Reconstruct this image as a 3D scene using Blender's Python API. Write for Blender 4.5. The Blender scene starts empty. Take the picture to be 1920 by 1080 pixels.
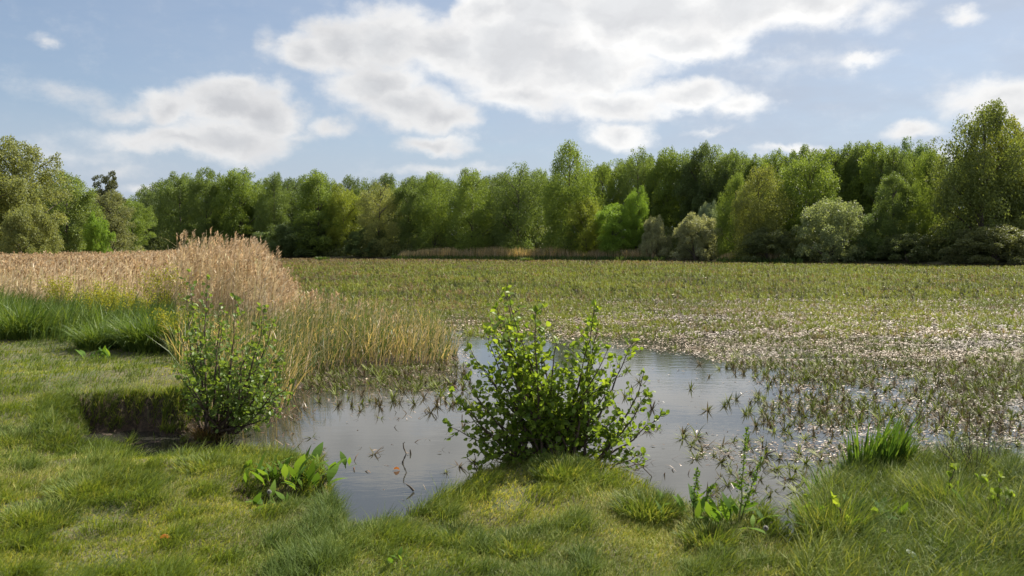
import bpy, math, random
import numpy as np
from mathutils import Vector

# ------------------------------------------------------------------ camera
S = bpy.context.scene
F = 1507.0                     # focal length in pixels of a 1920 wide frame
H = 2.15                       # eye height over the water
PITCH = math.atan(75.0 / F)
cam = bpy.data.cameras.new('camera'); camo = bpy.data.objects.new('camera', cam)
S.collection.objects.link(camo); S.camera = camo
camo.location = (0, 0, H); camo.rotation_euler = (math.pi / 2 - PITCH, 0, 0)
cam.sensor_width = 36; cam.lens = F / 1920 * 36
cam.clip_start = 0.1; cam.clip_end = 6000
cam.dof.use_dof = True; cam.dof.focus_distance = 11.0; cam.dof.aperture_fstop = 4.0

# ------------------------------------------------------------------ light
SUN_AZ, SUN_EL = math.radians(52), math.radians(48)
sd = Vector((math.sin(SUN_AZ) * math.cos(SUN_EL), math.cos(SUN_AZ) * math.cos(SUN_EL), math.sin(SUN_EL)))
sl = bpy.data.lights.new('sun', 'SUN'); sl.energy = 5.0; sl.angle = math.radians(0.5); sl.color = (1, 0.93, 0.80)
so = bpy.data.objects.new('sun', sl); so.rotation_euler = sd.to_track_quat('Z', 'Y').to_euler(); S.collection.objects.link(so)
S.view_settings.view_transform = 'Standard'; S.view_settings.look = 'None'
S.view_settings.exposure = 1.0; S.view_settings.gamma = 1
S.cycles.max_bounces = 7; S.cycles.diffuse_bounces = 4; S.cycles.glossy_bounces = 2
S.cycles.transmission_bounces = 4; S.cycles.transparent_max_bounces = 4
S.cycles.sample_clamp_indirect = 4
S.cycles.use_denoising = True

CP, SP = math.cos(PITCH), math.sin(PITCH)
def ray(px, py):
    cx, cy = (px - 960) / F, (540 - py) / F
    return np.array([cx, CP + cy * SP, -SP + cy * CP])
def at(px, py, z=0.0):
    d = ray(px, py); t = (z - H) / d[2]
    return np.array([d[0] * t, d[1] * t, z])
def atY(px, py, Y):
    d = ray(px, py); t = Y / d[1]
    return np.array([d[0] * t, Y, H + d[2] * t])
def to_px(P):
    P = np.asarray(P, float); q = P - np.array([0, 0, H])
    w = q[..., 1] * CP - q[..., 2] * SP; u = q[..., 1] * SP + q[..., 2] * CP
    return 960 + F * q[..., 0] / w, 540 - F * u / w

# ------------------------------------------------------------------ node helpers
class NT:
    def __init__(s, nt): s.nt = nt; s.n = nt.nodes; s.l = nt.links
    def new(s, t, **k):
        n = s.n.new(t)
        for a, v in k.items(): setattr(n, a, v)
        return n
    def put(s, inp, v):
        if isinstance(v, bpy.types.NodeSocket): s.l.new(v, inp)
        else: inp.default_value = v
    def math(s, op, a, b=0.0, c=0.0, clamp=False):
        n = s.new('ShaderNodeMath', operation=op, use_clamp=clamp)
        for i, v in enumerate((a, b, c)): s.put(n.inputs[i], v)
        return n.outputs[0]
    def vec(s, op, a, b=(0, 0, 0), c=(0, 0, 0)):
        n = s.new('ShaderNodeVectorMath', operation=op)
        for i, v in enumerate((a, b, c)):
            if i < len(n.inputs): s.put(n.inputs[i], v)
        return n.outputs['Value'] if op in ('LENGTH', 'DOT_PRODUCT', 'DISTANCE') else n.outputs[0]
    def rng(s, v, a, b, c=0.0, d=1.0, smooth=True):
        n = s.new('ShaderNodeMapRange'); n.interpolation_type = 'SMOOTHSTEP' if smooth else 'LINEAR'
        for i, x in enumerate((v, a, b, c, d)): s.put(n.inputs[i], x)
        return n.outputs[0]
    def mix(s, f, a, b, mode='MIX'):
        n = s.new('ShaderNodeMix', data_type='RGBA', blend_type=mode)
        s.put(n.inputs[0], f); s.put(n.inputs[6], a); s.put(n.inputs[7], b)
        return n.outputs[2]
    def noise(s, vec, scale, detail=4, rough=0.55, dist=0.0, out='Fac'):
        n = s.new('ShaderNodeTexNoise')
        s.put(n.inputs['Vector'], vec); n.inputs['Scale'].default_value = scale
        n.inputs['Detail'].default_value = detail; n.inputs['Roughness'].default_value = rough
        n.inputs['Distortion'].default_value = dist
        return n.outputs[out]
def c4(c): return (c[0], c[1], c[2], 1.0)

# ------------------------------------------------------------------ sky
W = bpy.data.worlds.new('World'); S.world = W; W.use_nodes = True
W.node_tree.nodes.clear(); w = NT(W.node_tree)
SKY_STRENGTH = 0.062
sky = w.new('ShaderNodeTexSky', sky_type='NISHITA'); sky.sun_disc = False
sky.sun_elevation = SUN_EL; sky.sun_rotation = SUN_AZ
sky.air_density = 1.0; sky.dust_density = 1.2; sky.ozone_density = 1.6; sky.altitude = 50
gen = w.new('ShaderNodeTexCoord').outputs['Generated']
sep = w.new('ShaderNodeSeparateXYZ'); w.l.new(gen, sep.inputs[0])
az = w.math('ARCTAN2', sep.outputs[0], sep.outputs[1]); el = w.math('ARCSINE', sep.outputs[2])
cmb = w.new('ShaderNodeCombineXYZ'); w.l.new(az, cmb.inputs[0]); w.l.new(el, cmb.inputs[1])
p0 = cmb.outputs[0]
nz = w.noise(w.vec('MULTIPLY', p0, (1, 1.35, 1)), 11.0, 7, 0.6, 0.0, 'Color')
nz2 = w.noise(p0, 50.0, 3, 0.6, 0.0, 'Color')
warp = w.vec('MULTIPLY_ADD', w.vec('SUBTRACT', nz, (0.5, 0.5, 0.5)), (0.085, 0.055, 0), p0)
warp = w.vec('MULTIPLY_ADD', w.vec('SUBTRACT', nz2, (0.5, 0.5, 0.5)), (0.011, 0.009, 0), warp)
blobs = [  # px, py, rx, ry, weight
 (575,100,75,38,1),(640,82,95,52,1),(735,68,110,66,1.1),(845,85,110,58,1.1),(960,95,150,85,1.3),(905,20,70,50,1),
 (1010,25,150,80,1.3),(1190,15,210,75,1.3),(1390,10,190,65,1.1),(1530,0,110,55,.95),(1090,120,170,65,1.2),(1270,75,150,42,1),
 (705,150,110,52,1.1),(765,195,120,50,1.0),(835,215,75,42,.9),(815,272,85,26,.8),(985,175,140,42,.85),(1150,190,150,38,.9),
 (1290,180,110,36,.9),(1385,205,65,32,.75),(320,200,75,42,.85),(425,190,90,50,1.1),(495,215,85,55,1.1),(340,262,150,30,.85),
 (430,262,130,44,1.0),(130,172,100,26,.30),(230,205,90,24,.42),(130,285,120,24,.27),(215,320,80,16,.26),(620,232,50,26,.6),
 (560,255,55,20,.4),(1163,250,72,34,.85),(70,68,26,16,.42),(1620,112,52,16,.55),(1795,36,42,18,.5),(1880,175,110,34,.75),
 (1925,195,95,42,.85),(1712,236,62,18,.65),(1490,282,85,12,.55),(280,350,55,14,.5),(800,326,90,13,.42),(905,315,50,12,.35),(1655,22,60,34,.42),
 (500,85,30,40,.35),(1130,330,60,14,.3),(1330,252,60,9,.28),(1500,120,170,30,.18),(1750,300,300,26,.3)]
acc = None
for (bx, by, rx, ry, wt) in blobs:
    d = ray(bx, by); d = d / np.linalg.norm(d)
    a_, e_ = math.atan2(d[0], d[1]), math.asin(d[2]); rx, ry = rx * 1.12 / F, ry * 1.12 / F
    v = w.vec('MULTIPLY_ADD', warp, (1 / rx, 1 / ry, 0), (-a_ / rx, -e_ / ry, 0))
    f = w.math('MULTIPLY_ADD', w.vec('LENGTH', v), -wt, wt)
    acc = f if acc is None else w.math('SMOOTH_MAX', acc, f, 0.16)
# broken clouds over the rest of the sky
gn = w.noise(w.vec('MULTIPLY', gen, (1, 1, 2.2)), 3.2, 6, 0.55)
up = w.rng(el, 0.36, 0.48)
behind = w.rng(w.math('ABSOLUTE', az), 0.72, 0.95)
gen_cl = w.math('MULTIPLY', w.rng(gn, 0.44, 0.62, 0, 0.9), w.math('MAXIMUM', up, behind))
acc = w.math('MAXIMUM', acc, gen_cl)
fb = w.noise(w.vec('MULTIPLY', p0, (1, 1.5, 1)), 24.0, 8, 0.62)
field = w.math('MULTIPLY_ADD', w.math('SUBTRACT', fb, 0.5), 0.55, acc)
dens = w.rng(field, -0.02, 0.54)
thick = w.rng(field, 0.30, 1.0)
relief = w.noise(w.vec('MULTIPLY_ADD', nz, (0.12, 0.12, 0), w.vec('MULTIPLY', p0, (1, 1.9, 1))), 15.0, 5, 0.5)
base_cl = w.mix(thick, c4((7.2, 7.2, 7.15)), c4((5.3, 5.42, 5.6)))
base_cl = w.mix(1.0, base_cl, w.mix(w.rng(relief, 0.32, 0.66), c4((0.94, 0.94, 0.945)), c4((1.06, 1.06, 1.055))), 'MULTIPLY')
sunv = w.vec('DOT_PRODUCT', w.vec('NORMALIZE', gen), tuple(Vector((math.sin(.25) * math.cos(.45), math.cos(.25) * math.cos(.45), math.sin(.45)))))
glow = w.rng(sunv, 0.86, 1.0)
base_cl = w.mix(1.0, base_cl, w.mix(glow, c4((0.94, 0.94, 0.95)), c4((1.2, 1.19, 1.18))), 'MULTIPLY')
# thin high veil, denser to the right of the view and low down
veil_n = w.noise(w.vec('MULTIPLY', p0, (1, 3.5, 1)), 5.0, 6, 0.6)
veil = w.math('MULTIPLY', w.rng(az, -0.75, 0.40, 0.30, 0.92), w.rng(veil_n, 0.2, 0.75, 0.60, 1.0))
veil = w.math('MAXIMUM', veil, w.rng(el, 0.24, 0.04, 0.0, 0.85))
skyc = w.mix(1.0, sky.outputs[0], c4((0.92, 0.95, 0.97)), 'MULTIPLY')
skyc = w.mix(veil, skyc, c4((4.1, 4.65, 5.6)))
col = w.mix(dens, skyc, base_cl)
bg = w.new('ShaderNodeBackground'); w.l.new(col, bg.inputs[0]); bg.inputs[1].default_value = SKY_STRENGTH
wo = w.new('ShaderNodeOutputWorld'); w.l.new(bg.outputs[0], wo.inputs[0])
W.cycles.sampling_method = 'MANUAL'; W.cycles.sample_map_resolution = 512

# ------------------------------------------------------------------ numpy helpers
R = np.random.default_rng(7)
def U(a, b, n=None): return R.uniform(a, b, n)
def smooth(x, a, b):
    t = np.clip((x - a) / (b - a), 0, 1); return t * t * (3 - 2 * t)
def vnoise(x, y, seed=0):
    xi, yi = np.floor(x).astype(np.int64), np.floor(y).astype(np.int64)
    fx, fy = x - xi, y - yi; fx = fx * fx * (3 - 2 * fx); fy = fy * fy * (3 - 2 * fy)
    def h(i, j):
        n = (i * 374761393 + j * 668265263 + seed * 69069) & 0xFFFFFFFF
        n = ((n ^ (n >> 13)) * 1274126177) & 0xFFFFFFFF
        return ((n ^ (n >> 16)) & 0xFFFF) / 65535.0
    return (h(xi, yi) * (1 - fx) + h(xi + 1, yi) * fx) * (1 - fy) + (h(xi, yi + 1) * (1 - fx) + h(xi + 1, yi + 1) * fx) * fy
def fbm(x, y, seed=0, o=4):
    s, a = 0, 0.5
    for k in range(o):
        s = s + a * vnoise(x, y, seed + k); x = x * 2.03 + 3.1; y = y * 2.03 + 1.7; a *= 0.5
    return s / (1 - 0.5 ** o)
def poly_sd(px, py, poly):
    """signed distance, positive inside"""
    px = np.asarray(px, float); py = np.asarray(py, float)
    d = np.full(px.shape, 1e18); ins = np.zeros(px.shape, bool)
    n = len(poly)
    for i in range(n):
        ax, ay = poly[i]; bx, by = poly[(i + 1) % n]
        ex, ey = bx - ax, by - ay
        t = np.clip(((px - ax) * ex + (py - ay) * ey) / (ex * ex + ey * ey + 1e-12), 0, 1)
        d = np.minimum(d, (px - ax - ex * t) ** 2 + (py - ay - ey * t) ** 2)
        c = ((ay > py) != (by > py))
        with np.errstate(divide='ignore', invalid='ignore'):
            c &= px < (bx - ax) * (py - ay) / (by - ay + 1e-30) + ax
        ins ^= c
    d = np.sqrt(d); return np.where(ins, d, -d)

def tag(o, label=None, cat=None, group=None, kind=None):
    if label: o['label'] = label
    if cat: o['category'] = cat
    if group: o['group'] = group
    if kind: o['kind'] = kind
    return o
def link(o, parent=None):
    S.collection.objects.link(o)
    if parent is not None: o.parent = parent
    return o
def empty(name, loc=(0, 0, 0)):
    o = bpy.data.objects.new(name, None); o.location = loc; o.empty_display_size = 0.2
    return link(o)
class Geo:
    """collects vertices and faces; build() makes ONE mesh object"""
    def __init__(s): s.V = []; s.Fq = []; s.Ft = []; s.var = []; s.tt = []; s.n = 0
    def add(s, V, Q=None, T=None, var=None, tt=None):
        V = np.asarray(V, np.float32).reshape(-1, 3)
        if Q is not None: s.Fq.append(np.asarray(Q, np.int32).reshape(-1, 4) + s.n)
        if T is not None: s.Ft.append(np.asarray(T, np.int32).reshape(-1, 3) + s.n)
        m = len(V)
        s.V.append(V); s.var.append(np.broadcast_to(np.float32(0.5) if var is None else np.asarray(var, np.float32), (m,)))
        s.tt.append(np.broadcast_to(np.float32(0.5) if tt is None else np.asarray(tt, np.float32), (m,)))
        s.n += m
        return s
    def mesh(s, name, mat, shade=False):
        V = np.concatenate(s.V); me = bpy.data.meshes.new(name)
        Q = np.concatenate(s.Fq) if s.Fq else np.zeros((0, 4), np.int32)
        T = np.concatenate(s.Ft) if s.Ft else np.zeros((0, 3), np.int32)
        me.vertices.add(len(V)); me.vertices.foreach_set('co', V.ravel())
        loops = np.concatenate([Q.ravel(), T.ravel()]); me.loops.add(len(loops)); me.loops.foreach_set('vertex_index', loops)
        nf = len(Q) + len(T); me.polygons.add(nf)
        st = np.concatenate([np.arange(len(Q)) * 4, len(Q) * 4 + np.arange(len(T)) * 3]).astype(np.int32)
        me.polygons.foreach_set('loop_start', st)
        if shade: me.polygons.foreach_set('use_smooth', np.ones(nf, bool))
        for nm, arr in (('var', s.var), ('tt', s.tt)):
            a = me.attributes.new(nm, 'FLOAT', 'POINT'); a.data.foreach_set('value', np.concatenate(arr).astype(np.float32))
        me.update(calc_edges=True); me.materials.append(mat)
        if not shade: me.shade_flat() if hasattr(me, 'shade_flat') else None
        return me
    def build(s, name, mat, parent=None, shade=False):
        o = bpy.data.objects.new(name, s.mesh(name, mat, shade)); return link(o, parent)

def blades(g, P, a, L, wd, th0, th1, k=2, var=None, twist=None, prof=None):
    """strips growing from P: azimuth a, length L, width wd, angle from vertical th0 at the base to th1 at the tip"""
    n = len(P); P = np.asarray(P, float)
    a, L, wd, th0, th1 = [np.broadcast_to(np.asarray(x, float), (n,)) for x in (a, L, wd, th0, th1)]
    tw = a + math.pi / 2 + (U(-1.2, 1.2, n) if twist is None else twist)
    side = np.stack([np.cos(tw), np.sin(tw), np.zeros(n)], 1)
    pts = [P]; cur = P.copy()
    for i in range(k):
        th = th0 + (th1 - th0) * ((i + 0.5) / k)
        d = np.stack([np.sin(th) * np.cos(a), np.sin(th) * np.sin(a), np.cos(th)], 1)
        cur = cur + d * (L / k)[:, None]; pts.append(cur)
    if prof is None: prof = [1.0] * k + [0.08]
    V = np.zeros((n, 2 * (k + 1), 3)); T = np.zeros((n, 2 * (k + 1)))
    for i in range(k + 1):
        hw = (wd * prof[i] / 2)[:, None] * side
        V[:, 2 * i] = pts[i] - hw; V[:, 2 * i + 1] = pts[i] + hw; T[:, 2 * i:2 * i + 2] = i / k
    q = np.array([[2 * i, 2 * i + 1, 2 * i + 3, 2 * i + 2] for i in range(k)])
    Q = (np.arange(n) * 2 * (k + 1))[:, None, None] + q[None]
    if var is None: var = U(0, 1, n)
    g.add(V.reshape(-1, 3), Q.reshape(-1, 4), var=np.repeat(var, 2 * (k + 1)), tt=T.ravel())
    return cur

def frames(D, roll):
    """orthonormal frames with local Y along D"""
    D = D / np.linalg.norm(D, axis=1, keepdims=True)
    up = np.where(np.abs(D[:, 2:3]) > 0.95, np.array([[1.0, 0, 0]]), np.array([[0, 0, 1.0]]))
    X = np.cross(D, up); X /= np.linalg.norm(X, axis=1, keepdims=True); Z = np.cross(X, D)
    c, s_ = np.cos(roll)[:, None], np.sin(roll)[:, None]
    return np.stack([X * c + Z * s_, D, -X * s_ + Z * c], 2)
def stamp(g, TV, TQ, P, D, size, roll=None, var=None, TT=None, tri=False):
    """copies of a small template (grows along local Y) at P, pointing along D"""
    n = len(P); m = len(TV); TV = np.asarray(TV, float)
    if roll is None: roll = U(0, 6.28, n)
    M = frames(np.asarray(D, float), np.broadcast_to(roll, (n,)))
    sz = np.broadcast_to(np.asarray(size, float), (n,))
    V = np.einsum('nij,mj->nmi', M, TV) * sz[:, None, None] + np.asarray(P)[:, None, :]
    Fc = (np.arange(n) * m)[:, None, None] + np.asarray(TQ)[None]
    if var is None: var = U(0, 1, n)
    kw = dict(var=np.repeat(var, m), tt=None if TT is None else np.tile(TT, n))
    if tri: g.add(V.reshape(-1, 3), T=Fc.reshape(-1, 3), **kw)
    else: g.add(V.reshape(-1, 3), Q=Fc.reshape(-1, 4), **kw)
DIAMOND = ([(0, 0, 0), (0.36, 0.5, 0.06), (0, 1, 0), (-0.36, 0.5, 0.06)], [(0, 1, 2, 3)])
# a rounded leaf folded along its midrib, with a petiole gap
LEAF = ([(0, 0, 0), (0, .5, -.02), (0, 1, -.1), (.26, .12, .07), (.42, .42, .11), (.36, .78, .05), (.12, 1.0, -.06),
         (-.26, .12, .07), (-.42, .42, .11), (-.36, .78, .05), (-.12, 1.0, -.06)],
        [(0, 3, 4, 1), (1, 4, 5, 2), (0, 1, 8, 7), (1, 2, 9, 8)])
LANCE = ([(0, 0, 0), (.06, .02, 0), (-.06, .02, 0), (0, .33, .02), (.16, .3, .08), (-.16, .3, .08), (0, .66, 0), (.15, .62, .06), (-.15, .62, .06), (0, 1, -.12), (.02, .98, -.1), (-.02, .98, -.1)],
         [(0, 1, 4, 3), (2, 0, 3, 5), (3, 4, 7, 6), (5, 3, 6, 8), (6, 7, 10, 9), (8, 6, 9, 11)])

def tube(g, pts, radii, sides=6, var=0.5):
    pts = np.asarray(pts, float); n = len(pts)
    tan = np.gradient(pts, axis=0); M = frames(tan + 1e-9, np.zeros(n))
    an = np.arange(sides) * 2 * math.pi / sides
    ring = np.stack([np.cos(an), np.zeros(sides), np.sin(an)], 1)
    V = np.einsum('nij,mj->nmi', M, ring) * np.asarray(radii, float)[:, None, None] + pts[:, None]
    Q = [[i * sides + j, i * sides + (j + 1) % sides, (i + 1) * sides + (j + 1) % sides, (i + 1) * sides + j] for i in range(n - 1) for j in range(sides)]
    g.add(V.reshape(-1, 3), Q, var=var)

# ------------------------------------------------------------------ materials
def new_mat(name):
    m = bpy.data.materials.new(name); m.use_nodes = True; m.node_tree.nodes.clear()
    t = NT(m.node_tree); out = t.new('ShaderNodeOutputMaterial'); return m, t, out
def leaf_mat(name, stops, trans=0.4, rough=0.5, spec=0.35, obj=False, patch=0.0, patch_scale=0.3, warm=(1.25, 1.15, 0.5), tipc=None, bump=False):
    """stops: colours spread over the per-leaf random value"""
    m, t, out = new_mat(name)
    at_ = t.new('ShaderNodeAttribute', attribute_name='var')
    cr = t.new('ShaderNodeValToRGB'); el_ = cr.color_ramp.elements
    while len(el_) > 1: el_.remove(el_[0])
    for i, c in enumerate(stops):
        e = el_[0] if i == 0 else el_.new(i / (len(stops) - 1))
        e.position = i / (len(stops) - 1) if len(stops) > 1 else 0; e.color = c4(c)
    t.l.new(at_.outputs['Fac'], cr.inputs[0]); col = cr.outputs[0]
    if tipc:
        tt = t.new('ShaderNodeAttribute', attribute_name='tt')
        col = t.mix(t.rng(tt.outputs['Fac'], tipc[1], tipc[2]), col, c4(tipc[0]))
    if obj:
        oi = t.new('ShaderNodeObjectInfo'); col = t.mix(1.0, col, oi.outputs['Color'], 'MULTIPLY')
    if patch:
        geo = t.new('ShaderNodeNewGeometry')
        nf = t.noise(geo.outputs['Position'], patch_scale, 3, 0.6)
        col = t.mix(t.rng(nf, 0.35, 0.65), t.mix(1.0, col, c4((1 - patch, 1 - patch * .8, 1 - patch * .5)), 'MULTIPLY'), t.mix(1.0, col, c4((1 + patch, 1 + patch * .7, 1)), 'MULTIPLY'))
    b = t.new('ShaderNodeBsdfPrincipled'); t.l.new(col, b.inputs['Base Color'])
    b.inputs['Roughness'].default_value = rough; b.inputs['Specular IOR Level'].default_value = spec
    sh = b.outputs[0]
    if trans:
        tr = t.new('ShaderNodeBsdfTranslucent')
        t.l.new(t.mix(1.0, col, c4(warm), 'MULTIPLY'), tr.inputs[0])
        mx = t.new('ShaderNodeMixShader'); mx.inputs[0].default_value = trans
        t.l.new(sh, mx.inputs[1]); t.l.new(tr.outputs[0], mx.inputs[2]); sh = mx.outputs[0]
    t.l.new(sh, out.inputs[0]); return m
def bark_mat(name, c1, c2, scale=12):
    m, t, out = new_mat(name)
    geo = t.new('ShaderNodeTexCoord')
    nf = t.noise(t.vec('MULTIPLY', geo.outputs['Object'], (1, 1, 0.25)), scale, 5, 0.65)
    b = t.new('ShaderNodeBsdfPrincipled'); t.l.new(t.mix(t.rng(nf, 0.35, 0.65), c4(c1), c4(c2)), b.inputs['Base Color'])
    b.inputs['Roughness'].default_value = 0.85
    bp = t.new('ShaderNodeBump'); bp.inputs['Strength'].default_value = 0.4; bp.inputs['Distance'].default_value = 0.02
    t.l.new(nf, bp.inputs['Height']); t.l.new(bp.outputs[0], b.inputs['Normal'])
    t.l.new(b.outputs[0], out.inputs[0]); return m

M_grass = leaf_mat('grass_blades', [(.105, .16, .03), (.17, .23, .042), (.255, .29, .07), (.37, .36, .14), (.50, .45, .26)], 0.45, 0.6, 0.2, patch=0.28, patch_scale=0.9)
M_tuss = leaf_mat('tussock_blades', [(.065, .11, .022), (.10, .155, .03), (.155, .205, .042), (.26, .28, .09)], 0.42, 0.55, 0.22, patch=0.15, patch_scale=1.5)
M_sedge = leaf_mat('sedge_blades', [(.06, .115, .025), (.10, .165, .035), (.16, .22, .06)], 0.42, 0.5, 0.3, patch=0.2, patch_scale=.7)
M_reed = leaf_mat('dry_reed', [(.35, .27, .17), (.53, .43, .29), (.68, .57, .42), (.44, .42, .22)], 0.35, 0.6, 0.25, patch=0.12, patch_scale=.25, warm=(1.05, .97, .8))
M_plume = leaf_mat('reed_plume', [(.34, .25, .155), (.50, .385, .25), (.64, .51, .36)], 0.4, 0.8, 0.1, warm=(1.05, .95, .8))
M_greed = leaf_mat('green_reed', [(.055, .10, .025), (.09, .14, .04), (.14, .18, .07), (.40, .32, .20), (.56, .45, .31)], 0.4, 0.5, 0.3, patch=.15, patch_scale=.5)
M_alder = leaf_mat('shrub_leaf', [(.10, .17, .03), (.15, .235, .038), (.215, .305, .045), (.30, .385, .055)], 0.58, 0.45, 0.35)
M_alderd = leaf_mat('shrub_leaf_darker', [(.10, .165, .04), (.15, .23, .05), (.24, .32, .07)], 0.5, 0.45, 0.4)
M_dock = leaf_mat('dock_leaf', [(.07, .14, .025), (.11, .20, .03), (.17, .27, .045)], 0.5, 0.65, 0.12)
M_iris = leaf_mat('iris_leaf', [(.05, .11, .022), (.08, .15, .028), (.13, .21, .04)], 0.45, 0.5, 0.3)
M_dark_dock = leaf_mat('dock_leaf_dark', [(.05, .11, .03), (.08, .15, .035)], 0.35, 0.45, 0.4)
M_yellow = leaf_mat('yellow_flower', [(.26, .27, .04), (.40, .38, .04), (.18, .23, .05)], 0.4, 0.6, 0.2)
M_crown = leaf_mat('tree_leaves', [(1.35, 1.3, 1.4), (1.7, 1.62, 1.7), (2.25, 2.05, 1.8)], 0.47, 0.5, 0.35, obj=True, warm=(1.22, 1.15, .6))
M_bark = bark_mat('bark_dark', (.05, .04, .03), (.12, .10, .08))
M_birch = bark_mat('bark_birch', (.10, .09, .08), (.45, .43, .40), 6)
M_stem = bark_mat('shrub_stem', (.035, .025, .018), (.10, .07, .05), 30)
M_red = bark_mat('red_stem', (.14, .06, .04), (.22, .11, .06), 30)
M_gstem = bark_mat('green_stem', (.12, .15, .04), (.20, .20, .08), 30)
M_dead = leaf_mat('dead_plant', [(.06, .035, .022), (.12, .07, .04), (.2, .12, .07)], 0.15, 0.45, 0.5)
M_wsol = leaf_mat('water_soldier_leaf', [(.07, .05, .035), (.13, .10, .06), (.075, .09, .024), (.12, .15, .028), (.19, .22, .045)], 0.25, 0.6, 0.2, warm=(1.0, 1.05, .6))
M_carpet = leaf_mat('water_plant_carpet', [(.15, .105, .065), (.25, .18, .12), (.15, .155, .04), (.145, .18, .03), (.20, .24, .045)], 0.35, 0.6, 0.2, patch=.22, patch_scale=.12, warm=(1.12, 1.08, .6))
M_litter = leaf_mat('dead_leaves_painted_glint', [(.12, .085, .06), (.26, .195, .145), (.42, .34, .265), (.58, .5, .42)], 0.0, 0.5, 0.35, patch=.15)  # brown leaf tones first, pale stops stand in for sky glints
M_clock = leaf_mat('seed_head', [(.35, .35, .32), (.5, .49, .46)], 0.5, 0.8, 0.1, warm=(1, 1, 1))
M_brown = leaf_mat('fallen_leaf', [(.35, .14, .05), (.45, .22, .08)], 0.3, 0.5, 0.3, warm=(1.2, .9, .5))

# ground: soil with thatch showing between the blades
M_ground, t, out = new_mat('soil')
geo = t.new('ShaderNodeNewGeometry'); P_ = geo.outputs['Position']
n1 = t.noise(P_, 1.3, 5, .6); n2 = t.noise(P_, 22, 5, .65)
c = t.mix(t.rng(n1, .4, .6), c4((.05, .075, .02)), c4((.085, .085, .035)))
c = t.mix(t.rng(n2, .42, .68), c, c4((.12, .10, .05)))
sx = t.new('ShaderNodeSeparateXYZ'); t.l.new(geo.outputs['Normal'], sx.inputs[0])
soil = t.mix(t.rng(n2, .35, .65), c4((.022, .016, .010)), c4((.075, .05, .033)))
px_ = t.new('ShaderNodeSeparateXYZ'); t.l.new(P_, px_.inputs[0])
steep = t.math('MAXIMUM', t.rng(sx.outputs[2], 0.86, 0.70), t.rng(px_.outputs[2], 0.22, 0.08))
c = t.mix(steep, c, soil)
b = t.new('ShaderNodeBsdfPrincipled'); t.l.new(c, b.inputs['Base Color']); b.inputs['Roughness'].default_value = .95
bp = t.new('ShaderNodeBump'); bp.inputs['Strength'].default_value = .8; bp.inputs['Distance'].default_value = .03
t.l.new(n2, bp.inputs['Height']); t.l.new(bp.outputs[0], b.inputs['Normal']); t.l.new(b.outputs[0], out.inputs[0])

M_water, t, out = new_mat('water')
geo = t.new('ShaderNodeNewGeometry'); P_ = geo.outputs['Position']
w1 = t.noise(t.vec('MULTIPLY', P_, (1.0, 2.6, 1)), 2.3, 4, .55, .3)
w2 = t.noise(t.vec('MULTIPLY', P_, (1.0, 2.2, 1)), 13, 3, .5)
calm = t.rng(t.noise(P_, .35, 2, .5), .38, .62, 0.35, 1.0)
hh = t.math('MULTIPLY', t.math('MULTIPLY_ADD', w2, 0.22, w1), calm)
bp = t.new('ShaderNodeBump'); bp.inputs['Strength'].default_value = .075; bp.inputs['Distance'].default_value = .03
t.l.new(hh, bp.inputs['Height'])
b = t.new('ShaderNodeBsdfPrincipled'); b.inputs['Base Color'].default_value = c4((.03, .03, .024))
b.inputs['Roughness'].default_value = .04; b.inputs['IOR'].default_value = 1.45; b.inputs['Specular IOR Level'].default_value = .8
t.l.new(bp.outputs[0], b.inputs['Normal']); t.l.new(b.outputs[0], out.inputs[0])

# ------------------------------------------------------------------ terrain
def q(px, py, z=.40): return tuple(at(px, py, z)[:2])
FAR = [(1920, 98), (1750, 104), (1500, 120), (1230, 141), (1000, 154), (735, 163), (520, 176), (260, 200)]
def shoreY(px): return float(np.interp(px, [f[0] for f in FAR][::-1], [f[1] for f in FAR][::-1]))
lake = [q(1440, 978), q(1470, 1000), q(1492, 1012), q(1508, 975), q(1530, 925), q(1575, 893), q(1640, 880), q(1740, 878), q(1840, 885), q(1960, 885),
        (9, 6.6), (22, 8), (60, 15), (125, 40), (110, 80)]
lake += [((p - 960) / F * y, y) for p, y in FAR]
lake += [(-60, 110), (-44, 70), (-33, 45), (-22, 27), (-14, 22), q(330, 600), q(350, 655), q(352, 700), q(372, 740), q(330, 748), q(240, 742), q(150, 748), q(100, 785),
         q(130, 806), q(240, 812), q(262, 838), q(330, 822), q(450, 815), q(560, 820), q(602, 845), q(628, 895), q(632, 960), q(662, 982), q(700, 978), q(765, 966),
         q(830, 936), q(900, 888), q(980, 868), q(1060, 866), q(1130, 882), q(1200, 912), q(1260, 935), q(1330, 955)]
marsh = [(-1.25, 15.1), (-1.3, 16.8), (-3.6, 20), (-7.4, 27), (-12, 40), (-20, 60), (-45, 112), (-60, 110), (-44, 70), (-33, 45), (-22, 27), (-14, 22),
         (-8.2, 19.5), (-5.4, 13.5), (-4.4, 10.7), (-3.9, 9.6), (-3.2, 10.8), (-3.55, 13.4), (-3.1, 14.6), (-2.1, 14.7)]
mound = q(1040, 900); pit = q(545, 935, .3); lobe = q(360, 838); back = q(260, 715)
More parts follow.
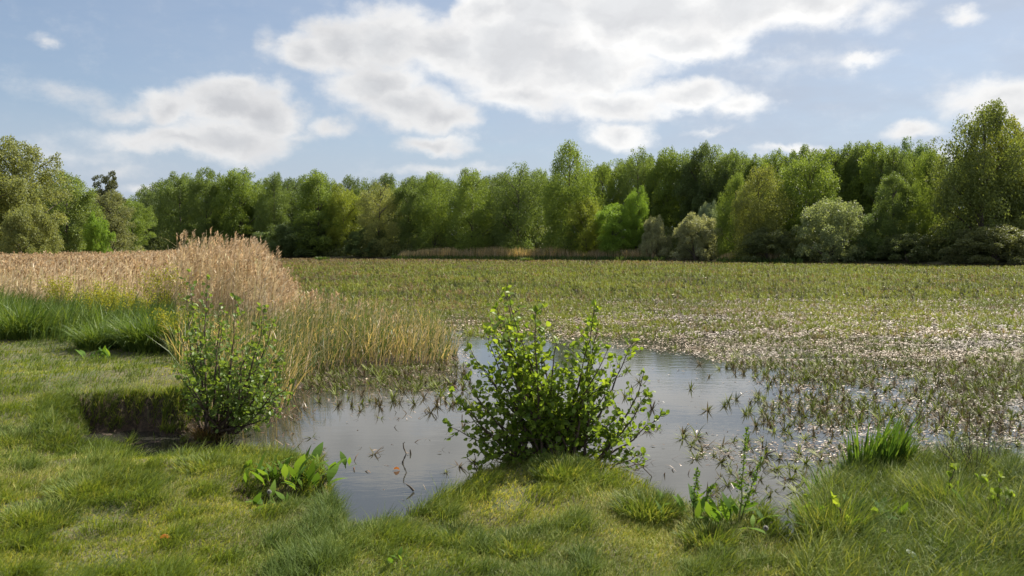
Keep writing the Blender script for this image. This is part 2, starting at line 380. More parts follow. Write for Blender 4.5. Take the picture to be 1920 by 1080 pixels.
def height(x, y):
    x = np.asarray(x, float); y = np.asarray(y, float)
    j = (fbm(x * 1.6, y * 1.6, 3) - .5) * .5 * np.clip(y / 12, .5, 4)
    s_ = poly_sd(x, y, lake) + j * .6
    s_ = s_ + (fbm(x * 4.5, y * 4.5, 57) - .5) * .30 * (x < -1.5) * (y < 12)
    wdt = np.where(y < 12, .09 + .12 * smooth(fbm(x * 1.9, y * 1.9, 55), .45, .7) * (x < -2), np.clip((y - 12) / 25 + .09, .09, 3))
    land = .40 + (fbm(x * .8, y * .8, 11) - .5) * .16 + (fbm(x * 3.3, y * 3.3, 17) - .5) * .07
    land += .12 * np.exp(-(((x - mound[0]) / .75) ** 2 + ((y - mound[1]) / .6) ** 2))
    land -= .13 * np.exp(-(((x - lobe[0]) / 2.2) ** 2 + ((y - lobe[1] - .1) / .45) ** 2) ** 2)
    land += .13 * np.exp(-(((x - back[0]) / 1.8) ** 2 + ((y - back[1]) / .7) ** 2))
    land -= .24 * np.exp(-(((x - pit[0]) / .38) ** 2 + ((y - pit[1]) / .30) ** 2) ** 1.5)
    land += np.clip((y - 60) / 60, 0, 1) * .5 * (s_ < 0) * smooth(-s_, 0, 12)
    bed = -.05 - .45 * smooth(s_, 0, 2.5)
    z = land + (bed - land) * smooth(s_, -wdt, wdt)
    m_ = smooth(poly_sd(x, y, marsh) + (fbm(x * 2, y * 2, 5) - .5) * .8, -.35, .2)
    low = .05 + (fbm(x * 3, y * 3, 9) - .5) * .14
    z = np.where(s_ > -wdt, z + (np.maximum(z, low) - z) * m_, z)
    cx, cy = q(280, 800, .05)
    cv = smooth(np.sqrt(((x - cx) / 1.95) ** 2 + ((y - cy) / .9) ** 2), 1.15, .75)
    return np.maximum(z, np.where(cv > 0, z + (np.maximum(z, -.02 + (fbm(x * 5, y * 5, 2) - .5) * .12) - z) * cv, z))

ang = np.concatenate([np.radians(np.linspace(-38, 38, 520)), np.radians(np.linspace(39.5, 320.5, 110))])
rad = [0.0]; r_ = 1.2
while r_ < 2500:
    rad.append(r_); r_ *= 1.0125 if r_ < 40 else 1.03
rad = np.array(rad); A_, R_ = np.meshgrid(ang, rad)
X, Y = np.sin(A_) * R_, np.cos(A_) * R_; Z = height(X, Y)
na, nr = len(ang), len(rad); ii, jj = np.meshgrid(np.arange(nr - 1), np.arange(na), indexing='ij')
a0 = ii * na + jj; a1 = ii * na + (jj + 1) % na
g = Geo(); g.add(np.stack([X, Y, Z], -1).reshape(-1, 3), np.stack([a0, a1, a1 + na, a0 + na], -1).reshape(-1, 4))
tag(g.build('ground', M_ground, shade=True), 'grassy bank and land around the pond', None, kind='structure')
# water: one wide sheet
n = 60; xs = np.linspace(-320, 320, n); ys = np.linspace(-60, 420, n); XX, YY = np.meshgrid(xs, ys)
ii, jj = np.meshgrid(np.arange(n - 1), np.arange(n - 1), indexing='ij'); b0 = ii * n + jj
g = Geo(); g.add(np.stack([XX, YY, XX * 0], -1).reshape(-1, 3), np.stack([b0, b0 + 1, b0 + n + 1, b0 + n], -1).reshape(-1, 4))
tag(g.build('water', M_water), 'calm pond water reflecting the clouds', None, kind='structure')

# ------------------------------------------------------------------ trees
def crown_points(kind, rng):
    """centres and radii of leaf clumps inside a crown of height 1 (z 0..1), half width about 0.33"""
    cl = []
    def prof(z):
        if kind == 'oak': return .36 * math.sqrt(max(0, 1 - ((z - .50) / .50) ** 2)) * (1.0 if z > .45 else .92)
        if kind == 'birch': return .30 * (max(0, (1 - z) / .5) ** .42 if z > .5 else .82 + .18 * z / .5)
        if kind == 'alder': return .34 * min(1, (1 - z) / .8) ** .42 * (1 if z > .2 else .85 + z * .75)
        if kind == 'bush': return .62 * math.sqrt(max(0, 1 - (z / 1.0) ** 2)) * (1.0 if z > .15 else .9)
        if kind == 'pine': return .30 * max(0, 1 - abs(z - .55) / .47) ** .5
        return .3
    n = {'oak': 170, 'birch': 180, 'alder': 170, 'bush': 120, 'pine': 110}[kind]
    lob = [(rng.uniform(0, 6.28), rng.uniform(.35, .85), rng.uniform(.6, 1.35)) for _ in range(9)]
    while len(cl) < n:
        z = rng.uniform(.02, .99) if kind != 'pine' else rng.uniform(.25, .98)
        r = prof(z)
        if rng.random() > (r / .36 + .25): continue
        a = rng.uniform(0, 6.28); f = 1.0
        for la, lz, lf in lob:
            da = abs((a - la + math.pi) % (2 * math.pi) - math.pi)
            wgt = math.exp(-(da / .7) ** 2 - ((z - lz) / .16) ** 2); f *= 1 + (lf - 1) * wgt
        rr = r * f * math.sqrt(rng.uniform(.08, 1)); s = rng.uniform(.036, .078) * (1.25 if kind == 'bush' else .6 if kind == 'pine' else 1)
        if z > .85: s *= .75
        cl.append((rr * math.cos(a), rr * math.sin(a), z, s))
    if kind in ('birch', 'oak', 'alder', 'bush'):
        for c_ in rng.sample(cl, 26):
            f = 1.0; x, y, z, s_ = c_
            dx, dy = (x * .35, y * .35) if kind != 'birch' else (x * .25, y * .25)
            for j in range(3):
                x += dx * .16; y += dy * .16; z += .026; cl.append((x, y, min(z, 1.03), s_ * (.55 - .14 * j)))
    return cl
def make_crown(kind, seed, N, leaf):
    rng = random.Random(seed); cl = np.array(crown_points(kind, rng)); g = Geo()
    wts = cl[:, 3] ** 2; idx = R.choice(len(cl), N, p=wts / wts.sum())
    C = cl[idx]; d = R.normal(size=(N, 3)); d /= np.linalg.norm(d, axis=1, keepdims=True)
    d[:, 2] = np.where((d[:, 2] < -.5) & (C[:, 2] < .6), -d[:, 2] * .8, d[:, 2])
    rr = R.beta(4, 1.6, N) * 1.25
    fl = {'oak': 1.0, 'birch': 1.15, 'alder': 1.0, 'bush': 1.35, 'pine': .6}[kind]
    P = C[:, :3] + d * (C[:, 3] * rr)[:, None] * np.array([1.12, 1.12, fl])
    if kind == 'birch':                      # hanging strands
        m = R.random(N) < .55; P[m, 2] -= R.exponential(.035, m.sum()); D = R.normal(size=(N, 3)) * .5 + np.array([0, 0, -1.1])
    else: D = R.normal(size=(N, 3)) + d * .8
    P[:, 2] = np.maximum(P[:, 2], .005)
    var = np.clip(R.normal(.5, .22, N) + (U(-.25, .25, len(cl)))[idx], 0, 1)
    asp = np.array(DIAMOND[0]) * np.array([1.25 if kind != 'birch' else .95, 1, 1])
    stamp(g, asp, DIAMOND[1], P, D, leaf * U(.6, 1.35, N), var=var)
    # small sprays sticking out of the outline
    return g, cl
def make_trunk(kind, cl, seed):
    rng = random.Random(seed + 100); g = Geo(); top = .93 if kind != 'bush' else .5
    if kind == 'bush':
        for _ in range(9):
            c_ = cl[rng.randrange(len(cl))]; e = c_[:3] * .9
            tube(g, [(rng.uniform(-.03, .03), rng.uniform(-.03, .03), -.02), e * .4 + np.array([0, 0, .05]), e], [.014, .009, .003], 5)
        return g
    pts = []; x = y = 0
    for k in range(9):
        pts.append((x, y, -.02 + top * k / 8)); x += rng.uniform(-.008, .008); y += rng.uniform(-.008, .008)
    tube(g, pts, np.linspace(.016, .003, 9), 7)
    for k in range(22):
        c_ = cl[rng.randrange(len(cl))]; z0 = max(.08, c_[2] - .5 * math.hypot(c_[0], c_[1]) - .08)
        i = min(8, z0 / top * 8); b_ = np.array(pts[int(i)]); b_[2] = z0
        m_ = (b_ + c_[:3]) / 2 + np.array([0, 0, .015])
        tube(g, [b_, m_, c_[:3]], [.007, .005, .0018], 4)
    return g
PROTO = {}
for kind, N, leaf, cnt in (('oak', 42000, .0130, 3), ('birch', 46000, .0125, 3), ('alder', 38000, .013, 2), ('bush', 34000, .022, 2), ('pine', 16000, .014, 1)):
    for v in range(cnt):
        cg, cl = make_crown(kind, 31 * v + 5, N, leaf)
        PROTO[kind, v] = (cg.mesh(kind + '_crown', M_crown), make_trunk(kind, cl, v).mesh(kind + '_trunk', M_bark, True))
rt = random.Random(3)
def tree(name, px, top, half, dist, kind, v, color, label, group=None, cat='tree', rot=None):
    x = (px - 960) / F * dist; z0 = float(height(np.array([x]), np.array([dist]))[0]); z0 = max(z0, 0.1)
    zt = atY(px, top, dist)[2]; h = (zt - z0) * 1.02
    wd = half / F * dist / {'oak': .36, 'birch': .29, 'alder': .33, 'bush': .66, 'pine': .29}[kind]
    o = empty(name, (x, dist, z0)); o.rotation_euler = (0, 0, rt.uniform(0, 6.28) if rot is None else rot); o.scale = (wd, wd, h)
    tag(o, label, cat, group)
    cm, tm = PROTO[kind, v]
    c_ = link(bpy.data.objects.new('crown' if kind != 'bush' else 'foliage', cm), o); c_.color = c4(color)
    link(bpy.data.objects.new('trunk' if kind != 'bush' else 'stem', tm), o)
    return o
DK, MD, LT, OL, GR, BR, YG = (.066, .10, .036), (.084, .126, .036), (.105, .155, .032), (.125, .15, .055), (.175, .20, .115), (.12, .20, .03), (.14, .18, .03)
G1 = None
TL = [  # name, px, top y, half width px, distance, kind, variant, colour, label
 ('alder_tree', 35, 268, 78, 62, 'oak', 0, OL, 'tall grey-green tree at the left edge of the photo, highest there'),
 ('alder_tree', -50, 300, 80, 58, 'oak', 1, OL, 'grey-green tree mostly cut off by the left edge of the photo'),
 ('alder_tree', 128, 330, 62, 74, 'oak', 2, (.105, .15, .042), 'mid green rounded tree between the tallest left tree and the sparse-topped one'),
 ('sparse_tree', 205, 318, 36, 84, 'pine', 0, (.05, .062, .03), 'sparse dark treetop with see-through layers rising over the left trees'),
 ('alder_tree', 208, 362, 52, 80, 'alder', 0, (.11, .13, .06), 'dull olive tree under the sparse dark treetop, last before the gap'),
 ('shrub_tree', 182, 405, 30, 66, 'bush', 0, BR, 'bright green bush at the foot of the left trees'),
 ('alder_tree', 60, 390, 60, 54, 'bush', 1, OL, 'grey-green low bushy tree in front of the tallest left tree, behind the reeds'),
 ('broadleaf_tree', 285, 360, 34, 205, 'alder', 1, DK, 'distant dark tree just right of the gap beside the left trees'),
 ('broadleaf_tree', 340, 330, 44, 192, 'oak', 1, MD, 'dark rounded tree with twin tops, second from the gap'),
 ('broadleaf_tree', 390, 322, 40, 188, 'oak', 2, MD, 'dark green tree whose domed top stands above the tall reed plumes'),
 ('broadleaf_tree', 452, 322, 52, 186, 'oak', 0, LT, 'bright topped green tree directly behind the last reed plumes'),
 ('broadleaf_tree', 516, 330, 34, 182, 'birch', 0, MD, 'narrow dark green tree right of the reed plumes, left of the pointed tree'),
 ('broadleaf_tree', 598, 325, 50, 176, 'alder', 0, LT, 'pointed cone-shaped tree with a bright yellow-green right side'),
 ('broadleaf_tree', 645, 352, 34, 174, 'oak', 1, YG, 'lower bright yellow-green tree tucked right of the pointed tree'),
 ('birch_tree', 712, 345, 42, 168, 'birch', 1, (.15, .175, .06), 'pale olive light-leaved tree just left of the far reed fringe'),
 ('broadleaf_tree', 768, 340, 34, 168, 'oak', 2, MD, 'mid green tree above the left end of the far reed fringe'),
 ('birch_tree', 815, 330, 36, 166, 'birch', 2, LT, 'light green birch above the far reed fringe, second from its left end'),
 ('willow_tree', 885, 322, 50, 163, 'birch', 0, LT, 'broad weeping tree with hanging yellow-green branches above the reed fringe'),
 ('birch_tree', 972, 308, 52, 160, 'birch', 1, MD, 'wide tall dark green birch left of the highest middle tree'),
 ('birch_tree', 1066, 274, 52, 153, 'birch', 2, LT, 'highest pointed birch in the middle of the tree line'),
 ('broadleaf_tree', 1098, 375, 34, 148, 'oak', 0, YG, 'low yellow-green tree at the right foot of the highest middle birch'),
 ('shrub_tree', 1150, 386, 38, 145, 'oak', 2, BR, 'round bright green small tree near the right end of the reed fringe'),
 ('shrub_tree', 1193, 356, 26, 146, 'oak', 1, BR, 'upright bright green small tree beside the round one'),
 ('birch_tree', 1128, 312, 30, 163, 'birch', 0, LT, 'light birch behind the two bright green small trees'),
 ('birch_tree', 1195, 280, 42, 160, 'birch', 1, MD, 'tall rounded birch behind the two bright green small trees'),
 ('broadleaf_tree', 1255, 285, 44, 154, 'oak', 0, LT, 'yellow-green leafy tree left of the dark tree over the grey willows'),
 ('broadleaf_tree', 1312, 278, 48, 148, 'oak', 2, DK, 'very dark tall tree rising behind the grey willow bushes'),
 ('broadleaf_tree', 1372, 288, 44, 144, 'alder', 1, MD, 'mid green tree behind and left of the twin-crowned birch'),
 ('willow_bush', 1228, 408, 32, 140, 'bush', 1, GR, 'small pale grey-green willow bush, first right of the bright small trees'),
 ('willow_bush', 1305, 404, 55, 134, 'bush', 0, GR, 'wide pale grey-green willow bush at the water, middle one of the three'),
 ('willow_bush', 1330, 382, 32, 138, 'bush', 1, (.15, .2, .13), 'whitish green bush peeping over the wide grey willow'),
 ('birch_tree', 1422, 318, 52, 124, 'birch', 2, (.12, .145, .04), 'rounded olive birch standing near the water between the grey willows'),
 ('birch_tree', 1378, 332, 34, 130, 'birch', 0, LT, 'slimmer light birch overlapping the rounded olive birch'),
 ('broadleaf_tree', 1515, 292, 60, 126, 'oak', 1, LT, 'broad sunlit yellow-green tree behind the largest grey willow bush'),
 ('willow_bush', 1556, 378, 74, 116, 'bush', 1, (.14, .18, .09), 'largest grey-green willow bush, domed, at the water on the right'),
 ('willow_bush', 1440, 430, 62, 120, 'bush', 0, (.08, .105, .045), 'dark low bush at the waterline in front of the rounded olive birch'),
 ('broadleaf_tree', 1610, 278, 56, 134, 'oak', 2, MD, 'mid green tree behind the yellow-topped oak on the right'),
 ('oak_tree', 1650, 276, 52, 128, 'oak', 0, LT, 'sunlit yellow-green oak high between the grey willow and the great birch'),
 ('oak_tree', 1672, 330, 44, 112, 'alder', 0, MD, 'dark green pointed oak near the water right of the largest grey willow'),
 ('broadleaf_tree', 1712, 268, 46, 132, 'oak', 1, (.08, .13, .05), 'bluish green open-crowned tree just left of the great birch'),
 ('broadleaf_tree', 1720, 340, 32, 112, 'birch', 1, LT, 'light green slender tree pressed against the left side of the great birch'),
 ('birch_tree', 1838, 204, 82, 106, 'birch', 0, (.085, .115, .032), 'great weeping birch, tallest tree of the photo, near the right edge'),
 ('birch_tree', 1880, 232, 62, 109, 'oak', 0, (.14, .165, .028), 'yellow-green crown behind the right shoulder of the great birch'),
 ('broadleaf_tree', 1945, 290, 62, 108, 'oak', 2, DK, 'dark tree cut off by the right edge beside the great birch'),
 ('willow_bush', 1700, 440, 60, 108, 'bush', 1, (.065, .09, .036), 'dark low bush at the waterline below the great birch, left one'),
 ('willow_bush', 1860, 425, 90, 101, 'bush', 0, (.09, .11, .048), 'wide dull olive bush at the water under the great birch'),
 ('willow_bush', 1640, 400, 44, 114, 'alder', 1, (.07, .11, .04), 'dark bushy small tree squeezed right of the largest grey willow'),
 ('shrub_tree', 560, 418, 70, 176, 'bush', 0, DK, 'dark bush at the waterline under the pointed tree'),
 ('shrub_tree', 690, 430, 50, 168, 'bush', 1, DK, 'very dark bush at the left end of the far reed fringe'),
]
for T in TL: tree(T[0], *T[1:9])
# the wood behind: further tree tops that only show between the front ones
px = -120
while px < 2060:
    sy = shoreY(np.clip(px, 260, 1920)) if px > 250 else 120
    top = np.interp(px, [0, 250, 330, 500, 700, 900, 1100, 1250, 1500, 1600, 1700, 1900], [345, 372, 338, 338, 338, 330, 318, 292, 288, 276, 290, 285]) + rt.uniform(-7, 10)
    k = rt.choice(['oak', 'birch', 'oak', 'alder']); v = rt.randrange(2)
    tree('wood_tree', px, top, rt.uniform(34, 48), sy + rt.uniform(14, 30), k, v, rt.choice([MD, MD, LT, DK]),
         'green tree of the far wood showing only between and above the front row', 'trees of the wood behind the front row')
    px += rt.uniform(26, 38)
# dark scrub that closes the foot of the wood
g = Geo(); n = 150000; p = U(250, 2000, n); sy = np.interp(p, [f[0] for f in FAR][::-1], [f[1] for f in FAR][::-1])
dd = sy + U(2, 16, n); x = (p - 960) / F * dd
zz = .4 + R.beta(1.2, 1.6, n) * (3.5 + 5.5 * fbm(x * .15, dd * .15, 8)) * smooth(dd - sy, 0, 7)
stamp(g, DIAMOND[0], DIAMOND[1], np.stack([x, dd, zz], 1), R.normal(size=(n, 3)), U(.25, .5, n))
o = tag(g.build('undergrowth', M_crown), 'dark scrub filling the foot of the far wood', 'undergrowth', kind='stuff'); o.color = c4((.10, .13, .05))

# ------------------------------------------------------------------ reeds
def rnd_in_poly(poly, n, sd_min=0.0):
    P = np.array(poly); lo, hi = P.min(0), P.max(0); out_ = []
    tot = 0
    while tot < n:
        x = U(lo[0], hi[0], n * 2); y = U(lo[1], hi[1], n * 2); k = poly_sd(x, y, poly) > sd_min
        out_.append(np.stack([x[k], y[k]], 1)); tot += k.sum()
    return np.concatenate(out_)[:n]
def reeds(g, gp, X, Y, hgt, wd, plume=0.5, leaves=3, lean=.12):
    n = len(X); Z = np.maximum(height(X, Y), -.1); P = np.stack([X, Y, Z], 1)
    a = R.normal(.3, .9, n); L = hgt * U(.82, 1.1, n)
    th0 = np.abs(R.normal(0, lean * .5, n)); th1 = th0 + np.abs(R.normal(.1, lean, n))
    tip = blades(g, P, a, L, wd, th0, th1, 3, prof=[1, .9, .7, .35], var=U(0, 1, n))
    for k in range(leaves):
        f = U(.25, .9, n); bp_ = P + (tip - P) * f[:, None]
        blades(g, bp_, a + U(-1.6, 1.6, n), L * U(.10, .24, n), wd * 1.5, U(.3, .9, n), U(1.0, 2.1, n), 2)
    if gp is not None:
        m = R.random(n) < plume; T_ = tip[m]; am = a[m]
        for k in range(7):
            f = k / 7.0
            st = T_ - np.array([0, 0, .16]) * f + R.normal(size=T_.shape) * .008
            blades(gp, st, am + U(-.9, .9, len(T_)), U(.07, .13, len(T_)), wd[m] * U(1.6, 2.6, len(T_)), U(.05, .5, len(T_)), U(.6, 1.9, len(T_)), 2, prof=[.6, 1, .1])
# golden bed
pts = []
P1 = rnd_in_poly(marsh, 60000, .1)
pxx, _ = to_px(np.concatenate([P1, np.zeros((len(P1), 1))], 1))
d1 = P1[:, 1]; keep = (d1 > 15.5) & (pxx > -60) & (R.random(len(P1)) < np.clip(28 / d1, 0, 1) ** 1.0 * np.where(pxx > 560, .35, 1)) & ~((pxx > 250) & (pxx < 560) & (d1 < 17))
P1 = P1[keep]; pxx = pxx[keep]; d1 = d1[keep]
tallness = smooth(pxx, 300, 350) * smooth(pxx, 535, 480) * smooth(d1, 17, 18.5) * smooth(d1, 34, 27)
hg = 1.58 + (.12 + .35 * fbm(P1[:, 0] * 1.5, P1[:, 1], 33)) * tallness - .75 * smooth(pxx, 485, 570) - .5 * smooth(d1, 20, 16) * (1 - tallness)
hg *= .9 + .25 * fbm(P1[:, 0] * .5, P1[:, 1] * .5, 21)
# extra stems for the tall stand
n = 2600; xe = U(-8.6, -5.2, n); ye = U(17.5, 25, n); pe, _ = to_px(np.stack([xe, ye, 0 * xe], 1)); k = (pe > 325) & (pe < 548)
xe, ye, pe = xe[k], ye[k], pe[k]; he = 1.55 + .95 * R.beta(2.2, 1.6, len(xe)) - .25 * fbm(xe * 2.5, ye * .8, 23) - .95 * smooth(pe, 465, 535) - .3 * smooth(pe, 350, 325)
g = Geo(); gp = Geo()
reeds(g, gp, P1[:, 0], P1[:, 1], hg, .010 + d1 * .0005, .35)
reeds(g, gp, xe, ye, he, np.full(len(xe), .013), .62, 2, .10)
tag(g.build('reed_bed', M_reed), 'golden dry reed stems filling the marsh on the left', 'reeds', kind='stuff')
tag(gp.build('reed_plumes', M_plume), 'feathery buff plumes on top of the golden reeds', 'reed plumes', kind='stuff')
# younger green and straw reeds at the water's edge
g = Geo()
front = [(-1.2, 15.0), (-1.1, 16.4), (-2.6, 19), (-6.5, 22), (-7.5, 18), (-5.5, 13.0), (-4.3, 10.6), (-3.7, 9.9), (-3.1, 10.9), (-3.4, 13.2), (-3.0, 14.4), (-2.0, 14.5)]
P2 = rnd_in_poly(front, 9000); n = len(P2); hh_ = (.58 + .45 * fbm(P2[:, 0], P2[:, 1], 4)) * (1 - .25 * smooth(P2[:, 0], -3, -1.2)) * U(.55, 1.15, n)
P2z = np.stack([P2[:, 0], P2[:, 1], np.maximum(height(P2[:, 0], P2[:, 1]), -.1)], 1)
gmix = smooth(P2[:, 0], -1.6, -4.2) * .35 + .40 + .6 * (fbm(P2[:, 0] * 1.5, P2[:, 1] * 1.5, 14) - .5)
blades(g, P2z, R.normal(.4, 1.3, n), hh_ * np.where(R.random(n) < .2, 1.25, 1), U(.009, .018, n), U(0, .3, n), U(.2, 1.5, n), 3, var=np.where(R.random(n) < gmix, U(0, .5, n), U(.72, 1, n)), prof=[.8, 1, .7, .08])
reeds(g, None, P2[:2600, 0], P2[:2600, 1], hh_[:2600] * 1.15, np.full(2600, .010), 0, 3)
tag(g.build('young_reeds', M_greed), 'green and straw coloured young reeds at the water edge', 'reeds', kind='stuff')
# far shore reed fringes
g = Geo()
for (p0_, p1_, hgt, n, off) in ((738, 1240, 2.1, 10000, 0), (1335, 1490, 1.5, 2600, -2), (250, 330, 1.5, 900, -6)):
    p = U(p0_, p1_, n); sy = np.array([shoreY(v) for v in p]) + off + U(-3, 4, n); x = (p - 960) / F * sy
    hl = hgt * (.5 + 1.0 * fbm(x * .25, sy * .2, 6)) * smooth(np.minimum(p - p0_, p1_ - p), -5, 25)
    blades(g, np.stack([x, sy, x * 0], 1), U(0, 6.28, n), hl * U(.8, 1.1, n), .07, U(0, .08, n), U(.05, .4, n), 2, var=np.clip(R.normal(.78, .2, n), 0, 1))
    m = n // 2
    blades(g, np.stack([x[:m], sy[:m] - 3, x[:m] * 0], 1), U(0, 6.28, m), U(.5, .95, m), .1, U(0, .2, m), U(.2, .6, m), 2, var=U(0, .25, m))
tag(g.build('far_reed_fringe', M_greed), 'low straw and green reeds along the far shore', 'reeds', kind='stuff')

# ------------------------------------------------------------------ lawn
g = Geo()
def scatter_land(n, y0, y1, xw):
    y = y0 + (y1 - y0) * R.random(n) ** 1.0; x = U(-1, 1, n) * (y * .70 + .4)
    s_ = poly_sd(x, y, lake); z = height(x, y)
    k = (z > np.where((x < -1.2) & (y > 6.8) & (y < 10.6) & (y > 7.9 - .0 * x), .30, .14)) & (s_ < .12); return x[k], y[k], z[k], s_[k]
for (n, y0, y1, wd) in ((230000, 3.7, 6.4, .0046), (130000, 6.4, 10, .0062), (80000, 10, 17, .010), (26000, 17, 30, .02)):
    x, y, z, s_ = scatter_land(n, y0, y1, 0); n = len(x)
    f1 = fbm(x * 1.7, y * 1.7, 31); f2 = fbm(x * 5, y * 5, 41); f3 = fbm(x * .55, y * .55, 51)
    L = (.035 + .10 * smooth(f2, .45, .78) + .035 * f1) * U(.55, 1.3, n)
    edge = smooth(s_, -.32, -.02); L *= 1 + .35 * edge * (f1 + .3)
    rgt = smooth(x - y * .30, .0, .9); L *= 1 + 1.4 * rgt * f1 * 1.3
    var = np.clip(.18 + .75 * (f3 - .28) + R.normal(0, .20, n) - .35 * smooth(f2, .45, .7) - .18 * rgt + .15 * (y < 8) * (R.random(n) < .25), 0, 1)
    bare = R.random(n) < .55 * smooth(f1, .36, .28)
    k = ~bare
    a = .35 + (f1 - .5) * 5 + R.normal(0, .9, n)
    P = np.stack([x, y, z - .006], 1)
    blades(g, P[k], a[k], L[k] * (1.15 if y0 > 9 else 1), wd * U(.7, 1.4, k.sum()), U(.05, .5, k.sum()), U(.7, 1.9, k.sum()), 2, var=var[k], prof=[.9, .75, .06])
tag(g.build('lawn_grass', M_grass), 'short sunlit grass covering the near bank', 'grass', kind='stuff')
# longer grass: along bank faces and the rough right-hand corner
g = Geo()
x = np.concatenate([U(-6.5, 4.8, 400000), U(-6, -1.8, 90000)]); y = np.concatenate([U(3.8, 11, 400000), U(8.0, 9.9, 90000)]); k = np.abs(x) < y * .70; x, y = x[k], y[k]
s_ = poly_sd(x, y, lake); z = height(x, y); pr, pyy = to_px(np.stack([x, y, z], 1))
wall = (s_ > -.10) & (s_ < .22) & (z > .02)
corner = (pr > 1500) & (s_ < .05) & (z > .1)
hollow = (pr < 620) & (pr > 60) & (z > .01) & (z < .42) & (s_ > -.4) & (y > 6.9) & (y < 10.5)
wall &= ~((pr > 620) & (pr < 1500) & (y < 7.2) & (R.random(len(x)) < .85))
k = (wall & (R.random(len(x)) < .55)) | (corner & (R.random(len(x)) < .85)) | (hollow & (R.random(len(x)) < np.where(z > .10, .95, .5)))
x, y, z, s_, pr, cn = x[k], y[k], z[k], s_[k], pr[k], corner[k]; n = len(x); f1 = fbm(x * 2.2, y * 2.2, 71)
L = np.where(cn, .12 + .24 * f1, .07 + .13 * f1) * U(.6, 1.25, n)
blades(g, np.stack([x, y, z - .01], 1), np.where(cn, .3, 0) + R.normal(0, 1.2, n), L, U(.004, .008, n), U(0, .5, n), U(.6, 2.0, n), 3, var=np.clip(f1 * .8 + .15 + R.normal(0, .22, n), 0, 1), prof=[.9, 1, .6, .05])
tag(g.build('rough_grass', M_tuss), 'longer arching grass on the bank edges and the rough corner', 'grass', kind='stuff')
# tall green sedge meadow on the left
g = Geo()
n = 30000; x = U(-16, -4.6, n); y = U(13.2, 27, n); px_, py_ = to_px(np.stack([x, y, x * 0 + .4], 1)); s_ = poly_sd(x, y, lake)
lim = np.interp(px_, [0, 150, 240, 330, 360], [640, 645, 655, 650, 620])
k = (py_ < lim + 12 * (fbm(x * 2, y * 2, 3) - .5)) & (s_ < .6) & (px_ > -60) & (px_ < 380) & (py_ > 545); x, y, px_ = x[k], y[k], px_[k]; n = len(x)
f1 = fbm(x * .9, y * .9, 81); L = (.35 + .85 * f1) * U(.5, 1.15, n)
blades(g, np.stack([x, y, height(x, y)], 1), R.normal(.4, 1.0, n), L, U(.012, .022, n), U(0, .35, n), U(.3, 1.5, n), 3, prof=[.8, 1, .7, .05])
tag(g.build('sedge_meadow', M_sedge), 'tall lush green sedge between the lawn and the golden reeds', 'sedge', kind='stuff')

# ------------------------------------------------------------------ tussocks
def tussock(px, py, z, rad_, L, n, label, mat=None, name='grass_tussock', w_=.006, spread=.9, group=None, cat='tussock', lean=.3):
    if L < .3 and name == 'grass_tussock': rad_ *= 1.35; L *= .68; n = int(n * 1.8); spread *= 1.2
    P0 = at(px, py, z); zz = float(height(P0[:1], P0[1:2])[0]); P0[2] = zz
    a = U(0, 6.28, n); r_ = rad_ * np.sqrt(U(0, 1, n)) * .6
    P = np.stack([r_ * np.cos(a), r_ * np.sin(a), np.zeros(n)], 1)
    P[:, 2] = height(P[:, 0] + P0[0], P[:, 1] + P0[1]) - zz - .01
    g = Geo(); f = r_ / rad_
    aa = a + R.normal(0, .6, n)
    blades(g, P, aa, L * U(.5, 1.15, n), w_ * U(.7, 1.4, n), f * spread * U(.1, .7, n), f * spread + U(.2, 1.3, n) * spread, 4, prof=[.8, 1, .85, .5, .04])
    o = bpy.data.objects.new(name, g.mesh(name, mat or M_tuss)); o.location = P0; link(o)
    tag(o, label, cat, group); return o
GT = 'dark grass tussocks on the lawn'
for (px, py, rr, L, n, lab) in (
 (170, 925, .32, .17, 900, 'dark green round tussock standing alone on the left lawn'),
 (62, 975, .34, .15, 900, 'flatter dark tussock at the far left, nearer than the lone round one'),
 (1052, 915, .26, .22, 800, 'bright green tussock on top of the mound below the centre shrub'),
 (1212, 970, .24, .24, 800, 'upright green tussock on the bank right of the mound'),
 (965, 1030, .24, .15, 600, 'low spreading tussock at the bottom of the lawn, middle of the photo'),
 (735, 1000, .24, .13, 600, 'small dark tussock on the lawn below the open water'),
 (850, 1005, .2, .13, 500, 'small tussock on the lawn left of the lowest middle one'),
 (25, 815, .3, .14, 600, 'tussock at the left edge beside the bare earth patch'),
 (120, 810, .3, .13, 500, 'tussock on the near lip of the dark hollow'),
 (1330, 1015, .2, .18, 500, 'tussock on the lawn below the flowering dock'),
 (390, 880, .3, .14, 700, 'dark tussock on the grassy lobe between hollow and dock leaves'),
 (470, 850, .3, .15, 700, 'long-leaved tussock near the tip of the grassy lobe'),
 (530, 905, .18, .16, 300, 'straggling grass clump hanging over the brown earth step'),
 (1780, 960, .35, .32, 900, 'deep green long grass clump in the rough right corner'),
 (1560, 1010, .3, .30, 700, 'long grass clump beside the narrow inlet on the right'),
 (1880, 1010, .35, .3, 800, 'long grass clump at the right edge of the rough corner')):
    tussock(px, py, .4, rr, L, n, lab, group=GT)
GS = 'tall sedge tussocks at the edge of the lawn'
for (px, py, rr, L, n, lab) in (
 (40, 636, .8, .95, 1500, 'tall sedge tussock at the left edge of the photo'),
 (190, 652, .55, .7, 1000, 'lower sedge tussock between the leftmost and the darkest one'),
 (285, 655, .75, .9, 1700, 'darkest and densest sedge tussock beside the pale iris leaves'),
 (110, 625, .6, .9, 900, 'sedge tussock behind and right of the leftmost one')):
    tussock(px, py, .4, rr, L * .85, n, lab, M_sedge, 'sedge_tussock', .014, 1.25, GS)
tussock(1606, 903, .3, .50, .47, 700, 'dense clump of upright sword-shaped iris leaves in the water on the right', M_iris, 'iris_clump', .018, .45, cat='iris')
